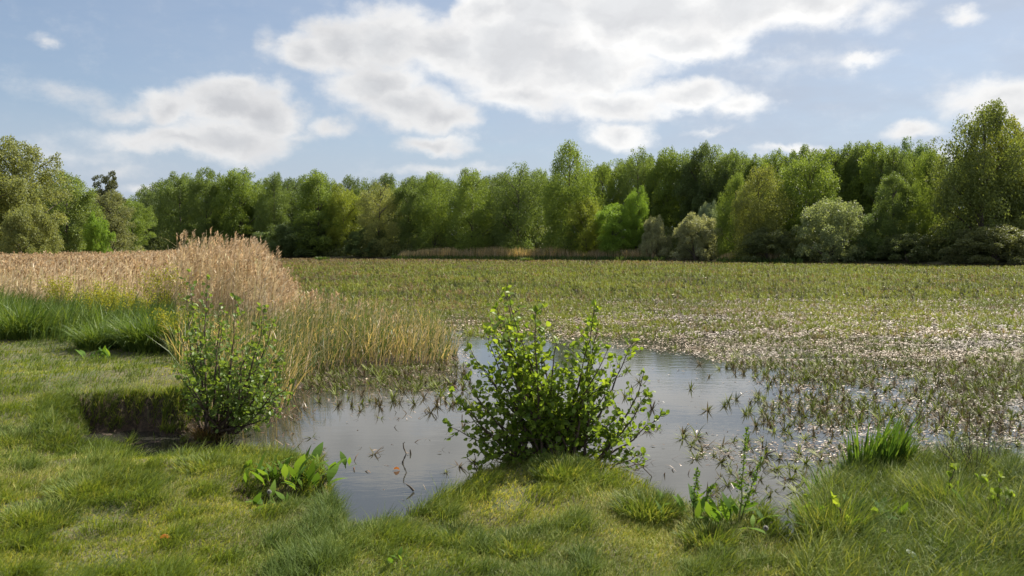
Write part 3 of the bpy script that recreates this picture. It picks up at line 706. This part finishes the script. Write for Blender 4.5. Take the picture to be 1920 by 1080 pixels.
tussock(1672, 905, .3, .22, .34, 160, 'smaller group of iris leaves right of the dense iris clump', M_iris, 'iris_clump', .02, .4, cat='iris')
tussock(330, 668, .35, .22, .55, 60, 'few pale arching iris leaves below the left shrub', leaf_mat('pale_iris', [(.22, .27, .13), (.3, .34, .18)], .3, .4, .4), 'iris_plant', .03, 1.1, cat='iris')
tussock(390, 815, .05, .22, .3, 420, 'rusty brown hanging grass clump under the left shrub', leaf_mat('rusty_grass', [(.12, .07, .035), (.2, .13, .06), (.12, .12, .04)], .3, .5, .3), 'grass_tussock', .007, 1.3)

# ------------------------------------------------------------------ shrubs
def shrub(name, base_px, z, Y, tips, label, mat, leaf=(.030, .056), depth=.45, step=.046, seed=1, twig=(.09, .36), lstep=.021, cat='shrub'):
    rg = np.random.default_rng(seed)
    B = np.array([(base_px[0] - 960) / F * Y, Y, z]); root = empty(name, B); tag(root, label, cat)
    gs, gl = Geo(), Geo(); LP, LD = [], []
    for (tx, ty) in tips:
        dy = rg.uniform(-depth, depth); T_ = atY(tx, ty, Y + dy) - B
        b_ = np.array([rg.uniform(-.16, .16) + T_[0] * .12, rg.uniform(-.10, .10), -.05])
        s_ = np.linspace(0, 1, 12)[:, None]
        mid = b_ + (T_ - b_) * .5 + np.array([T_[0] * .06, 0, -.04 if abs(T_[0]) > .4 else .0]) + rg.normal(0, .03, 3)
        C = (1 - s_) ** 2 * b_ + 2 * s_ * (1 - s_) * mid + s_ ** 2 * T_
        C[1:-1] += rg.normal(0, .006, (10, 3)); Ln = np.linalg.norm(T_ - b_)
        tube(gs, C, np.linspace(.010 + .004 * Ln, .0022, 12), 6)
        d_along = step; L_ = Ln
        while d_along < L_:
            f = d_along / L_; d_along += step * rg.uniform(.6, 1.5)
            if f < .2: continue
            i = f * 11; k = int(min(10, i)); p_ = C[k] + (C[k + 1] - C[k]) * (i - k); tan = C[k + 1] - C[k]; tan /= np.linalg.norm(tan)
            out_ = rg.normal(size=3); out_ -= tan * out_.dot(tan); out_ /= np.linalg.norm(out_)
            dr = tan * rg.uniform(.3, .9) + out_ + np.array([0, 0, .25]); dr /= np.linalg.norm(dr)
            tl = rg.uniform(*twig) * (1.15 - .85 * f)
            e_ = p_ + dr * tl; m_ = (p_ + e_) / 2 + np.array([0, 0, -.01])
            tube(gs, [p_, m_, e_], [.0032, .0024, .0013], 4)
            nl = max(2, int(tl / lstep))
            for j in range(nl):
                u = (j + .8) / nl; lp = p_ + (e_ - p_) * u
                ld = dr * .6 + rg.normal(size=3) * .75 + np.array([0, 0, .12]); LP.append(lp + rg.normal(0, .006, 3)); LD.append(ld)
        for j in range(3): LP.append(C[-1]); LD.append(rg.normal(size=3) * .5 + np.array([0, 0, .8]))
    LP, LD = np.array(LP), np.array(LD); n = len(LP)
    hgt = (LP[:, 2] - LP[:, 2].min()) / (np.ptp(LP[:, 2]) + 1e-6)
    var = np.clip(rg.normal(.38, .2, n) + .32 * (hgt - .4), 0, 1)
    keep = LP[:, 2] > .03
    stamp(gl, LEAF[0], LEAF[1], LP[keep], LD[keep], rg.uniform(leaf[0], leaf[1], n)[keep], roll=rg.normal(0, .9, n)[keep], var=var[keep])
    gs.build('stem', M_stem, root, True); gl.build('foliage', mat, root)
    return root
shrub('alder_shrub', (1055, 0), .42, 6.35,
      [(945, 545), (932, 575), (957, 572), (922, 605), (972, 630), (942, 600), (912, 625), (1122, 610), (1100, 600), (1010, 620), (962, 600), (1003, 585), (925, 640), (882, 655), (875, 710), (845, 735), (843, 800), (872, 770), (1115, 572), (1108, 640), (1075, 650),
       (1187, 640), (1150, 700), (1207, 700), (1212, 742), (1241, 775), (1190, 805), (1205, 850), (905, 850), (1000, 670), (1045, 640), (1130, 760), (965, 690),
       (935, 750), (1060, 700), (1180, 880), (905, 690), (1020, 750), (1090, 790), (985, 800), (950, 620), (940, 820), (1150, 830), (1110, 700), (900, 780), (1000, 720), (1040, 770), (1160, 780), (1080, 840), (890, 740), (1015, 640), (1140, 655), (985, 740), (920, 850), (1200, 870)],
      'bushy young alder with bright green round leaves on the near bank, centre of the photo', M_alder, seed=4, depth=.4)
shrub('alder_shrub', (405, 0), .12, 9.0,
      [(354, 510), (388, 520), (412, 572), (442, 562), (497, 576), (480, 610), (372, 575), (456, 640), (515, 655), (522, 695), (350, 640), (345, 700), (505, 745),
       (400, 640), (432, 700), (472, 722), (500, 785), (380, 715), (420, 740), (450, 770), (480, 660), (470, 790), (365, 670), (440, 660), (490, 700), (415, 610),
       (500, 640), (505, 700), (470, 750), (440, 790), (335, 620), (330, 690), (345, 740), (530, 660), (545, 720), (540, 760), (515, 600), (350, 560), (530, 740), (360, 770), (520, 720)],
      'glossy dark green alder shrub leaning over the water beside the reeds on the left', M_alderd, leaf=(.035, .06), seed=9, depth=.8, step=.055, twig=(.10, .34), lstep=.027)
shrub('alder_seedling', (925, 0), .30, 6.2, [(876, 858), (890, 850), (905, 870)], 'tiny alder seedling at the water left of the centre shrub', M_alder, seed=12, depth=.05, step=.05, twig=(.03, .08))
shrub('bramble_stem', (1635, 0), .40, 4.7, [(1640, 965), (1560, 935), (1655, 1000)], 'thin reddish stem with few pale leaves at the bottom right', M_alder, leaf=(.03, .05), seed=13, depth=.1, step=.07, twig=(.03, .08))
shrub('bramble_stem', (1830, 0), .40, 5.2, [(1790, 880), (1835, 900), (1870, 930), (1800, 950)], 'leafy brownish stem standing in the rough grass of the right corner', M_alder, leaf=(.03, .055), seed=14, depth=.15, step=.06, twig=(.04, .12))

shrub('weed_stem', (1712, 0), .40, 5.6, [(1705, 905), (1722, 925)], 'slim green weed rising from the rough grass below the smaller iris group', M_alder, leaf=(.03, .05), seed=21, depth=.06, step=.05, twig=(.03, .08))
shrub('weed_stem', (1520, 0), .40, 5.1, [(1512, 935), (1530, 960)], 'slim green weed beside the inlet, left of the large sunlit dock', M_alder, leaf=(.03, .05), seed=22, depth=.06, step=.05, twig=(.03, .08))
shrub('weed_stem', (1880, 0), .40, 4.9, [(1876, 895), (1896, 930), (1862, 940)], 'tall leafy weed close to the right edge of the photo', M_alder, leaf=(.03, .055), seed=23, depth=.08, step=.05, twig=(.03, .09))
# ------------------------------------------------------------------ docks and other leafy plants
def dock(px, py, z, n, L, label, mat=None, stem=0, spread=1.0, seed=0, wide=1.0, name='dock_plant'):
    rg = np.random.default_rng(seed + 50); P0 = at(px, py, z); P0[2] = float(height(P0[:1], P0[1:2])[0]) - .01
    root = empty(name, P0); tag(root, label, 'dock'); n = int(n * 2.0); L *= .8
    a = np.arange(n) * 2.4 + rg.uniform(0, .6, n); th = rg.uniform(.08, .95, n) * spread; bs = .12 if L > .16 else .03
    D = np.stack([np.sin(th) * np.cos(a), np.sin(th) * np.sin(a), np.cos(th)], 1)
    P = rg.normal(0, bs, (n, 3)) * np.array([1, .7, 0]) + D * .04
    g = Geo(); Ls = L * rg.uniform(.45, 1.15, n)
    blades(g, P, a + rg.normal(0, .4, n), Ls, Ls * .27 * wide * rg.uniform(.8, 1.2, n), th, th + rg.uniform(.2, 1.3, n), 7, var=rg.uniform(0, 1, n), twist=rg.normal(0, .35, n), prof=[.12, .22, .75, 1.0, .95, .7, .38, .04])
    g.build('foliage', mat or M_dock, root)
    if stem:
        gs, gf = Geo(), Geo()
        for k in range(2 if stem > .3 else 1):
            sc_ = stem * (1 if k == 0 else .7); e = np.array([rg.uniform(-.05, .05), 0, sc_]) if k == 0 else np.array([.14, .02, sc_])
            C = np.linspace(0, 1, 8)[:, None] * e + rg.normal(0, .004, (8, 3)); tube(gs, C, np.linspace(.006, .002, 8), 6)
            m = 130; f = rg.uniform(.35, 1, m); pp = e * f[:, None] + rg.normal(0, .016, (m, 3)) * (1.3 - f[:, None])
            stamp(gf, DIAMOND[0], DIAMOND[1], pp, rg.normal(size=(m, 3)) + np.array([0, 0, .6]), rg.uniform(.012, .026, m))
            m = 6; f = rg.uniform(.1, .5, m); aa = rg.uniform(0, 6.28, m)
            stamp(gf, LANCE[0], LANCE[1], e * f[:, None], np.stack([np.cos(aa), np.sin(aa), aa * 0 + .5], 1), rg.uniform(.05, .1, m))
        gs.build('stem', M_gstem, root, True); gf.build('flower_spike', M_dock, root)
    return root
dock(505, 915, .3, 16, .30, 'clump of broad upright dock leaves on the bank, left of the other bankside dock clump', seed=1, spread=.75)
dock(562, 925, .25, 16, .30, 'clump of broad bright dock leaves nearest the water on the left bank', seed=2, spread=.75)
dock(605, 915, .2, 9, .3, 'smaller dock clump leaning out over the water behind the broad bankside ones', seed=3, spread=.9)
dock(1385, 992, .40, 12, .25, 'dock with a tall flowering spike standing against the water', stem=.62, seed=4, spread=1.1)
dock(1298, 978, .40, 8, .22, 'dock with low round leaves left of the flowering dock', stem=.34, seed=5, spread=1.2, wide=1.2)
dock(1600, 985, .40, 12, .25, 'dock with large sunlit leaves below the iris clump', seed=6, spread=.8, wide=1.3)
dock(1545, 1010, .40, 6, .26, 'small dock beside the narrow inlet', seed=7, spread=.9)
dock(1745, 1060, .42, 4, .20, 'dark shiny dock with one long silvery leaf at the bottom right', M_dark_dock, seed=8, spread=1.3)
dock(500, 965, .3, 9, .2, 'low dock leaves hanging over the brown earth below the two broad clumps', seed=21, spread=1.1)
dock(745, 1066, .42, 7, .09, 'small pale-leaved weed rosette at the very bottom of the lawn', seed=22, spread=1.3, wide=1.5)
dock(1895, 985, .42, 9, .25, 'dock cut off by the right edge of the photo', M_dock, seed=9, spread=.9)
dock(187, 668, .42, 10, .28, 'bright green dock in front of the sedge tussocks on the left', seed=10, spread=.8)
dock(760, 948, .36, 5, .09, 'tiny yellowish dock at the water edge left of the mound', leaf_mat('yellow_leaf', [(.28, .26, .05), (.34, .22, .06)], .5), seed=11, spread=.6)
dock(1470, 1000, .38, 4, .10, 'tiny dock with pointed leaves left of the narrow inlet', seed=12, spread=1.0)
# yellow flowering plants before the reeds
for i, (px, py, Y, rr, hh_, lab) in enumerate((
  (110, 555, 19, .34, 1.0, 'yellow flowering spray standing out of the sedge on the far left'),
  (220, 600, 16, .55, 1.05, 'largest yellow flowering plant among the sedge tussocks'),
  (305, 585, 17.5, .35, 1.35, 'yellow-green flowering plant in front of the golden reeds near the left shrub'),
  (190, 590, 17, .3, .95, 'smaller yellow flowering plant left of the largest one'),
  (335, 640, 13.5, .3, .75, 'low yellowish plant between the darkest tussock and the left shrub'))):
    x = (px - 960) / F * Y; z0 = float(height(np.array([x]), np.array([float(Y)]))[0])
    root = empty('flowering_plant', (x, Y, z0)); tag(root, lab, 'flowering plant', 'yellow flowering plants by the reeds')
    gs, gf = Geo(), Geo(); m = 26
    aa = U(0, 6.28, m); tips = np.stack([np.cos(aa) * rr * 1.6 * U(.1, 1, m), np.sin(aa) * rr * U(.2, 1, m), hh_ * U(.55, 1.05, m)], 1)
    for T_ in tips: tube(gs, [T_ * 0, T_ * np.array([.4, .4, .6]), T_], [.006, .004, .002], 4)
    k = R.integers(0, m, 1500); f = U(.72, 1.03, 1500)
    stamp(gf, DIAMOND[0], DIAMOND[1], tips[k] * f[:, None] + R.normal(0, .045, (1500, 3)), R.normal(size=(1500, 3)), U(.02, .045, 1500))
    gs.build('stem', M_gstem, root); gf.build('flowers', M_yellow, root)
# dandelion clocks
for (px, py, z, s_, lab) in ((1436, 990, .50, .012, 'white dandelion clock on the grass left of the narrow inlet'),
                             (505, 922, .50, .012, 'white dandelion clock among the dock leaves on the left bank')):
    P0 = at(px, py, z); zz = float(height(P0[:1], P0[1:2])[0]); root = empty('dandelion', (P0[0], P0[1], zz)); tag(root, lab, 'dandelion')
    g = Geo(); tube(g, [(0, 0, 0), (.005, 0, (z - zz) * .5), (0, 0, z - zz)], [.002, .002, .002], 5); g.build('stem', M_gstem, root)
    g = Geo(); d = R.normal(size=(260, 3)); d /= np.linalg.norm(d, axis=1, keepdims=True)
    stamp(g, DIAMOND[0], DIAMOND[1], d * .004 + np.array([0, 0, z - zz]), d, s_); g.build('seed_head', M_clock, root)
# fallen leaves
for (px, py, lab, mt, s_) in ((300, 1004, 'curled orange-brown fallen leaf on the left lawn', M_brown, .06), (738, 880, 'orange leaf floating on the open water', M_brown, .06),
                         (410, 755, 'orange-brown withered leaf low in the left shrub', M_brown, .09)):
    z = .45 if py > 900 else (.012 if py == 880 else .35)
    P0 = at(px, py, z)
    if py > 900: P0[2] = float(height(P0[:1], P0[1:2])[0]) + .035
    g = Geo(); TV = np.array(LEAF[0]) * np.array([1, 1, 3.0]); stamp(g, TV, LEAF[1], np.array([[0, 0, 0.0]]), np.array([[1, .3, .15]]), s_, roll=np.array([.3]))
    o = bpy.data.objects.new('fallen_leaf', g.mesh('fallen_leaf', mt)); o.location = P0; link(o); tag(o, lab, 'leaf')
# dry twigs and sticks
def stick(pxs, Yz, r, label, mat=M_bark, name='stick', cat='stick', extra=None):
    pts = np.array([atY(px, py, Y) for (px, py), Y in zip(pxs, Yz)]); root_p = pts[0].copy(); g = Geo()
    tube(g, pts - root_p, np.linspace(r, r * .4, len(pts)), 6)
    for e in (extra or []):
        ep = np.array([atY(px, py, Yz[0]) for px, py in e]); tube(g, ep - root_p, np.linspace(r * .7, r * .3, len(ep)), 5)
    o = bpy.data.objects.new(name, g.mesh(name, mat, True)); o.location = root_p; link(o); tag(o, label, cat)
stick([(757, 876), (755, 866), (759, 857), (762, 850), (757, 840), (756, 831), (759, 829)], [7.95] * 7, .012, 'S-shaped dark stick rising out of the open water', extra=None)
stick([(769, 856), (770, 850), (769, 843)], [8.3] * 3, .014, 'short dark peg beside the S-shaped stick')
stick([(1432, 862), (1440, 850), (1452, 846)], [8.1] * 3, .012, 'dark forked stick lying in the water among the plants on the right', extra=[[(1432, 862), (1448, 868), (1455, 874)]])
stick([(1190, 880), (1205, 876), (1222, 893), (1218, 906)], [6.5] * 4, .007, 'dark bent twig at the water right of the centre shrub', extra=[[(1205, 876), (1215, 872)]])
stick([(1062, 955), (1063, 968), (1068, 985), (1075, 998)], [5.4, 5.35, 5.2, 5.1], .006, 'straw coloured twig standing in the grass below the mound', M_gstem, extra=[[(1063, 968), (1075, 962)]])
stick([(776, 920), (768, 912), (762, 908)], [7.0] * 3, .012, 'dark stub poking from the water left of the mound')
g = Geo(); P0 = atY(1830, 905, 5.9)
for k in range(16):
    e = atY(1830 + U(-75, 80), U(765, 850), 5.9 + U(-.2, .2)) - P0; m_ = e * .5 + R.normal(0, .03, 3)
    tube(g, [e * 0, m_, e], [.003, .0024, .0012], 4)
    for j in range(7):
        b_ = m_ + (e - m_) * U(0, 1); tube(g, [b_, b_ + R.normal(0, .04, 3) + np.array([0, 0, .05])], [.0016, .0009], 3)
o = bpy.data.objects.new('dead_stalks', g.mesh('dead_stalks', M_stem)); o.location = P0; link(o); tag(o, 'sparse brown dead stalks of last year standing at the right water edge', 'dead stalks')
# far lake clumps and a pale bird
for (px, py, hw, lab) in ((605, 483, 13, 'small pale green clump on the far water in front of the dark trees'), (987, 485, 11, 'small pale green clump on the far water before the reed fringe')):
    Y = 2.15 * F / (py + 4 - 465); x = (px - 960) / F * Y; g = Geo(); n = 260; r_ = hw / F * Y
    a = U(0, 6.28, n); blades(g, np.stack([np.cos(a) * r_ * U(0, 1, n), np.sin(a) * r_ * U(0, 1, n), a * 0], 1), a, U(.3, .8, n), .12, U(0, .4, n), U(.6, 1.4, n), 2, var=U(.05, .45, n))
    o = bpy.data.objects.new('reed_clump', g.mesh('reed_clump', M_greed)); o.location = (x, Y, 0); link(o); tag(o, lab, 'reed clump')

# ------------------------------------------------------------------ water soldiers
def rosette(g, P, L, nl, var, w_=.10, up=(.25, 1.25)):
    """spiky rosettes at P: L leaf length"""
    n = len(P)
    for k in range(nl):
        a = U(0, 6.28, n); th0 = U(up[0], up[1], n)
        blades(g, P, a, L * U(.6, 1.15, n), L * w_ * U(.8, 1.3, n), th0, th0 + U(.1, .7, n), 2, var=np.clip(var + R.normal(0, .16, n), 0, 1), twist=U(-.3, .3, n), prof=[.9, .8, .06])
def density(px, py):
    yb = np.interp(px, [800, 1000, 1200, 1300, 1400, 1500, 1600, 1920], [622, 636, 650, 660, 688, 694, 690, 700])
    f = smooth(py, yb + 12, yb - 14)
    right = smooth(px + (py - 700) * -.15, 1370, 1520)
    low = right * np.interp(px, [1400, 1600, 1920], [.30, .46, .60]) * smooth(py, 960, 880)
    low = np.maximum(low, smooth(px, 900, 860) * smooth(px, 560, 600) * smooth(py, 770, 715) * .35)
    low = np.maximum(low, smooth(px, 1280, 1330) * smooth(py, 800, 830) * .16)
    low = np.maximum(low, smooth(px, 940, 850) * smooth(py, 760, 880) * .01)
    return np.maximum(f, np.maximum(low, .004))
# near rosettes, one object each
VAR = []
for v in range(7):
    g = Geo(); rosette(g, np.zeros((1, 3)) + np.array([0, 0, -.012]), .16, 14 + v, np.array([.28 + .10 * v]), .11, (.35, 1.4) if v % 2 else (.8, 1.6)); VAR.append(g.mesh('water_soldier', M_wsol))
cand = []
for _ in range(170000):
    px, py = U(560, 1960), U(640, 985)
    # uniform over the water surface rather than over the picture
    if U(0, 1) > (215 / (py - 465)) ** 3 * (1.0 if py > 680 else .0): continue
    cand.append((px, py))
cand = np.array(cand); P = np.array([at(a_, b_, 0) for a_, b_ in cand]); s_ = poly_sd(P[:, 0], P[:, 1], lake)
cl_ = fbm(P[:, 0] * 1.3, P[:, 1] * 1.3, 61)
k = (s_ > .18) & (poly_sd(P[:, 0], P[:, 1], marsh) < -.05) & (R.random(len(P)) < density(cand[:, 0], cand[:, 1]) * (.12 + 2.0 * smooth(cl_, .40, .60)))
P = P[k]; sel = []
for p_ in P:
    if all((p_[0] - s2[0]) ** 2 + (p_[1] - s2[1]) ** 2 > .012 for s2 in sel): sel.append(p_)
    if len(sel) >= 1400: break
sel = np.array(sel); sel = sel[np.argsort(sel[:, 1])]
print('rosettes near:', len(sel))
for p_ in sel[:300]:
    pxp, pyp = to_px(p_); v = int(R.integers(0, 7)) if pxp > 950 else int(R.integers(0, 3))
    o = link(bpy.data.objects.new('water_soldier', VAR[v])); o.location = p_; s2 = U(.45, 1.05); o.scale = (s2, s2, s2 * U(.7, 1.2)); o.rotation_euler = (U(-.15, .15), U(-.15, .15), U(0, 6.28))
    tag(o, 'spiky olive or brown rosette of a water plant standing out of the near pond', 'water plant', 'spiky water plant rosettes in the near pond')
g = Geo()
if len(sel) > 300:
    rest = sel[300:]; rosette(g, rest - np.array([0, 0, .012]), U(.10, .19, len(rest)), 13, U(.1, .95, len(rest)), .11)
gn_ = g; g = Geo()
def lake_pts(n, y0, y1, pw=1.0):
    y = y0 + (y1 - y0) * R.random(n) ** pw; x = U(-1, 1, n) * .68 * y; P = np.stack([x, y, 0 * x], 1)
    px, py = to_px(P); k = (px > 430) & (poly_sd(x, y, lake) > .3) & (poly_sd(x, y, marsh) < -.1) & (R.random(n) < density(px, py)); return P[k], px[k], py[k]
for (n, y0, y1, L, nl, w_) in ((5000, 12, 19, .17, 11, .10), (14000, 19, 32, .18, 9, .12), (14000, 32, 60, .20, 8, .16), (20000, 60, 110, .24, 6, .24), (22000, 110, 190, .28, 5, .34)):
    P, px, py = lake_pts(n, y0, y1)
    f1 = fbm(P[:, 0] * .35, P[:, 1] * .35, 91); f2 = fbm(P[:, 0] * 1.2, P[:, 1] * 1.2, 95)
    thin = 1 - (.30 * smooth(py, 525, 570) + .60 * smooth(py, 575, 625)) * smooth(.6 * f2 + .4 * fbm(P[:, 0] * .3, P[:, 1] * .6, 98), .58, .40)
    k = R.random(len(P)) < thin; P, px, py, f1, f2 = P[k], px[k], py[k], f1[k], f2[k]
    brown = .45 * smooth(py, 502, 486) + .12 * smooth(py, 660, 700) + .16 * smooth(px, 900, 500)
    var = np.clip(.77 + .9 * (f1 - .5) + .4 * (f2 - .5) - brown + R.normal(0, .22, len(P)), 0, 1)
    rosette(gn_ if y1 < 20 else g, P - np.array([0, 0, .012]), L * U(.65, 1.2, len(P)), nl, var, w_, (.3, 1.4))
    print('carpet', len(P))
tag(gn_.build('water_plant_fringe', M_wsol), 'darker spiky water plants thinning out into the open water', 'water plants', kind='stuff')
tag(g.build('water_plant_carpet', M_carpet), 'carpet of green and brown spiky water plants covering the lake', 'water plants', kind='stuff')
# floating dead leaves between the rosettes, their glints painted in as pale colour
g = Geo()
for (n, y0, y1, s0, s1) in ((200000, 8, 19, .02, .075), (170000, 19, 34, .03, .12), (12000, 34, 60, .06, .16)):
    y = U(y0, y1, n); x = U(-.68, .68, n) * y; P = np.stack([x, y, U(.004, .02, n)], 1); px, py = to_px(P)
    f1 = fbm(x * .8, y * .8, 101); f2 = fbm(x * 3, y * 3, 103)
    dn = density(px, py) * (.22 + 1.3 * smooth(.5 * f2 + .5 * fbm(x * .5, y * 1.1, 107), .40, .60)) * np.where(py > 700, .60, 1) * (.10 + .95 * smooth(px, 950, 1350) * smooth(py, 535, 610) + .35 * smooth(py, 570, 620))
    k = (poly_sd(x, y, lake) > .1) & (poly_sd(x, y, marsh) < .2) & (R.random(n) < dn) & (px > 430); P = P[k]; m = len(P); py = py[k]
    D = np.stack([np.cos(U(0, 6.28, m)), np.sin(U(0, 6.28, m)), R.normal(0, .10, m)], 1)
    D[:, :2] = np.stack([np.cos(aa_ := U(0, 6.28, m)), np.sin(aa_)], 1)
    TV = np.array(DIAMOND[0]) * np.array([.5, 1, 1.0])
    var = np.clip(R.normal(.22, .2, m) + .65 * smooth(py, 715, 640) * U(.1, 1, m), 0, 1)  # paler farther out: glint put into the leaf colour
    stamp(g, TV, DIAMOND[1], P, D, U(s0, s1, m), roll=R.normal(0, .16, m), var=var)
    print('litter', m)
tag(g.build('floating_litter', M_litter), 'dead leaves floating between the water plants, their glints painted pale', 'floating leaves', kind='stuff')
# dark drowned leaves by the shore
g = Geo(); n = 7400; px = np.concatenate([U(500, 900, 5200), U(520, 1480, 2200)]); py = np.concatenate([U(670, 790, 5200), U(700, 940, 2200)]); P = np.array([at(a_, b_, 0) for a_, b_ in zip(px, py)])
k = (poly_sd(P[:, 0], P[:, 1], lake) > .1) & (R.random(n) < (smooth(py, 760, 700) * .5 + .9 * smooth(px, 600, 510)) * smooth(px, 900, 830) + .035 + .10 * (fbm(P[:, 0] * 1.4, P[:, 1] * 1.4, 66) > .58)); P = P[k]
n = len(P); blades(g, P - np.array([0, 0, .01]), U(0, 6.28, n), U(.04, .16, n), U(.008, .016, n), U(.5, 1.5, n), U(1.0, 2.4, n), 2)
tag(g.build('drowned_leaves', M_dead), 'dark dead reed leaves lying in the water before the reeds', 'dead leaves', kind='stuff')
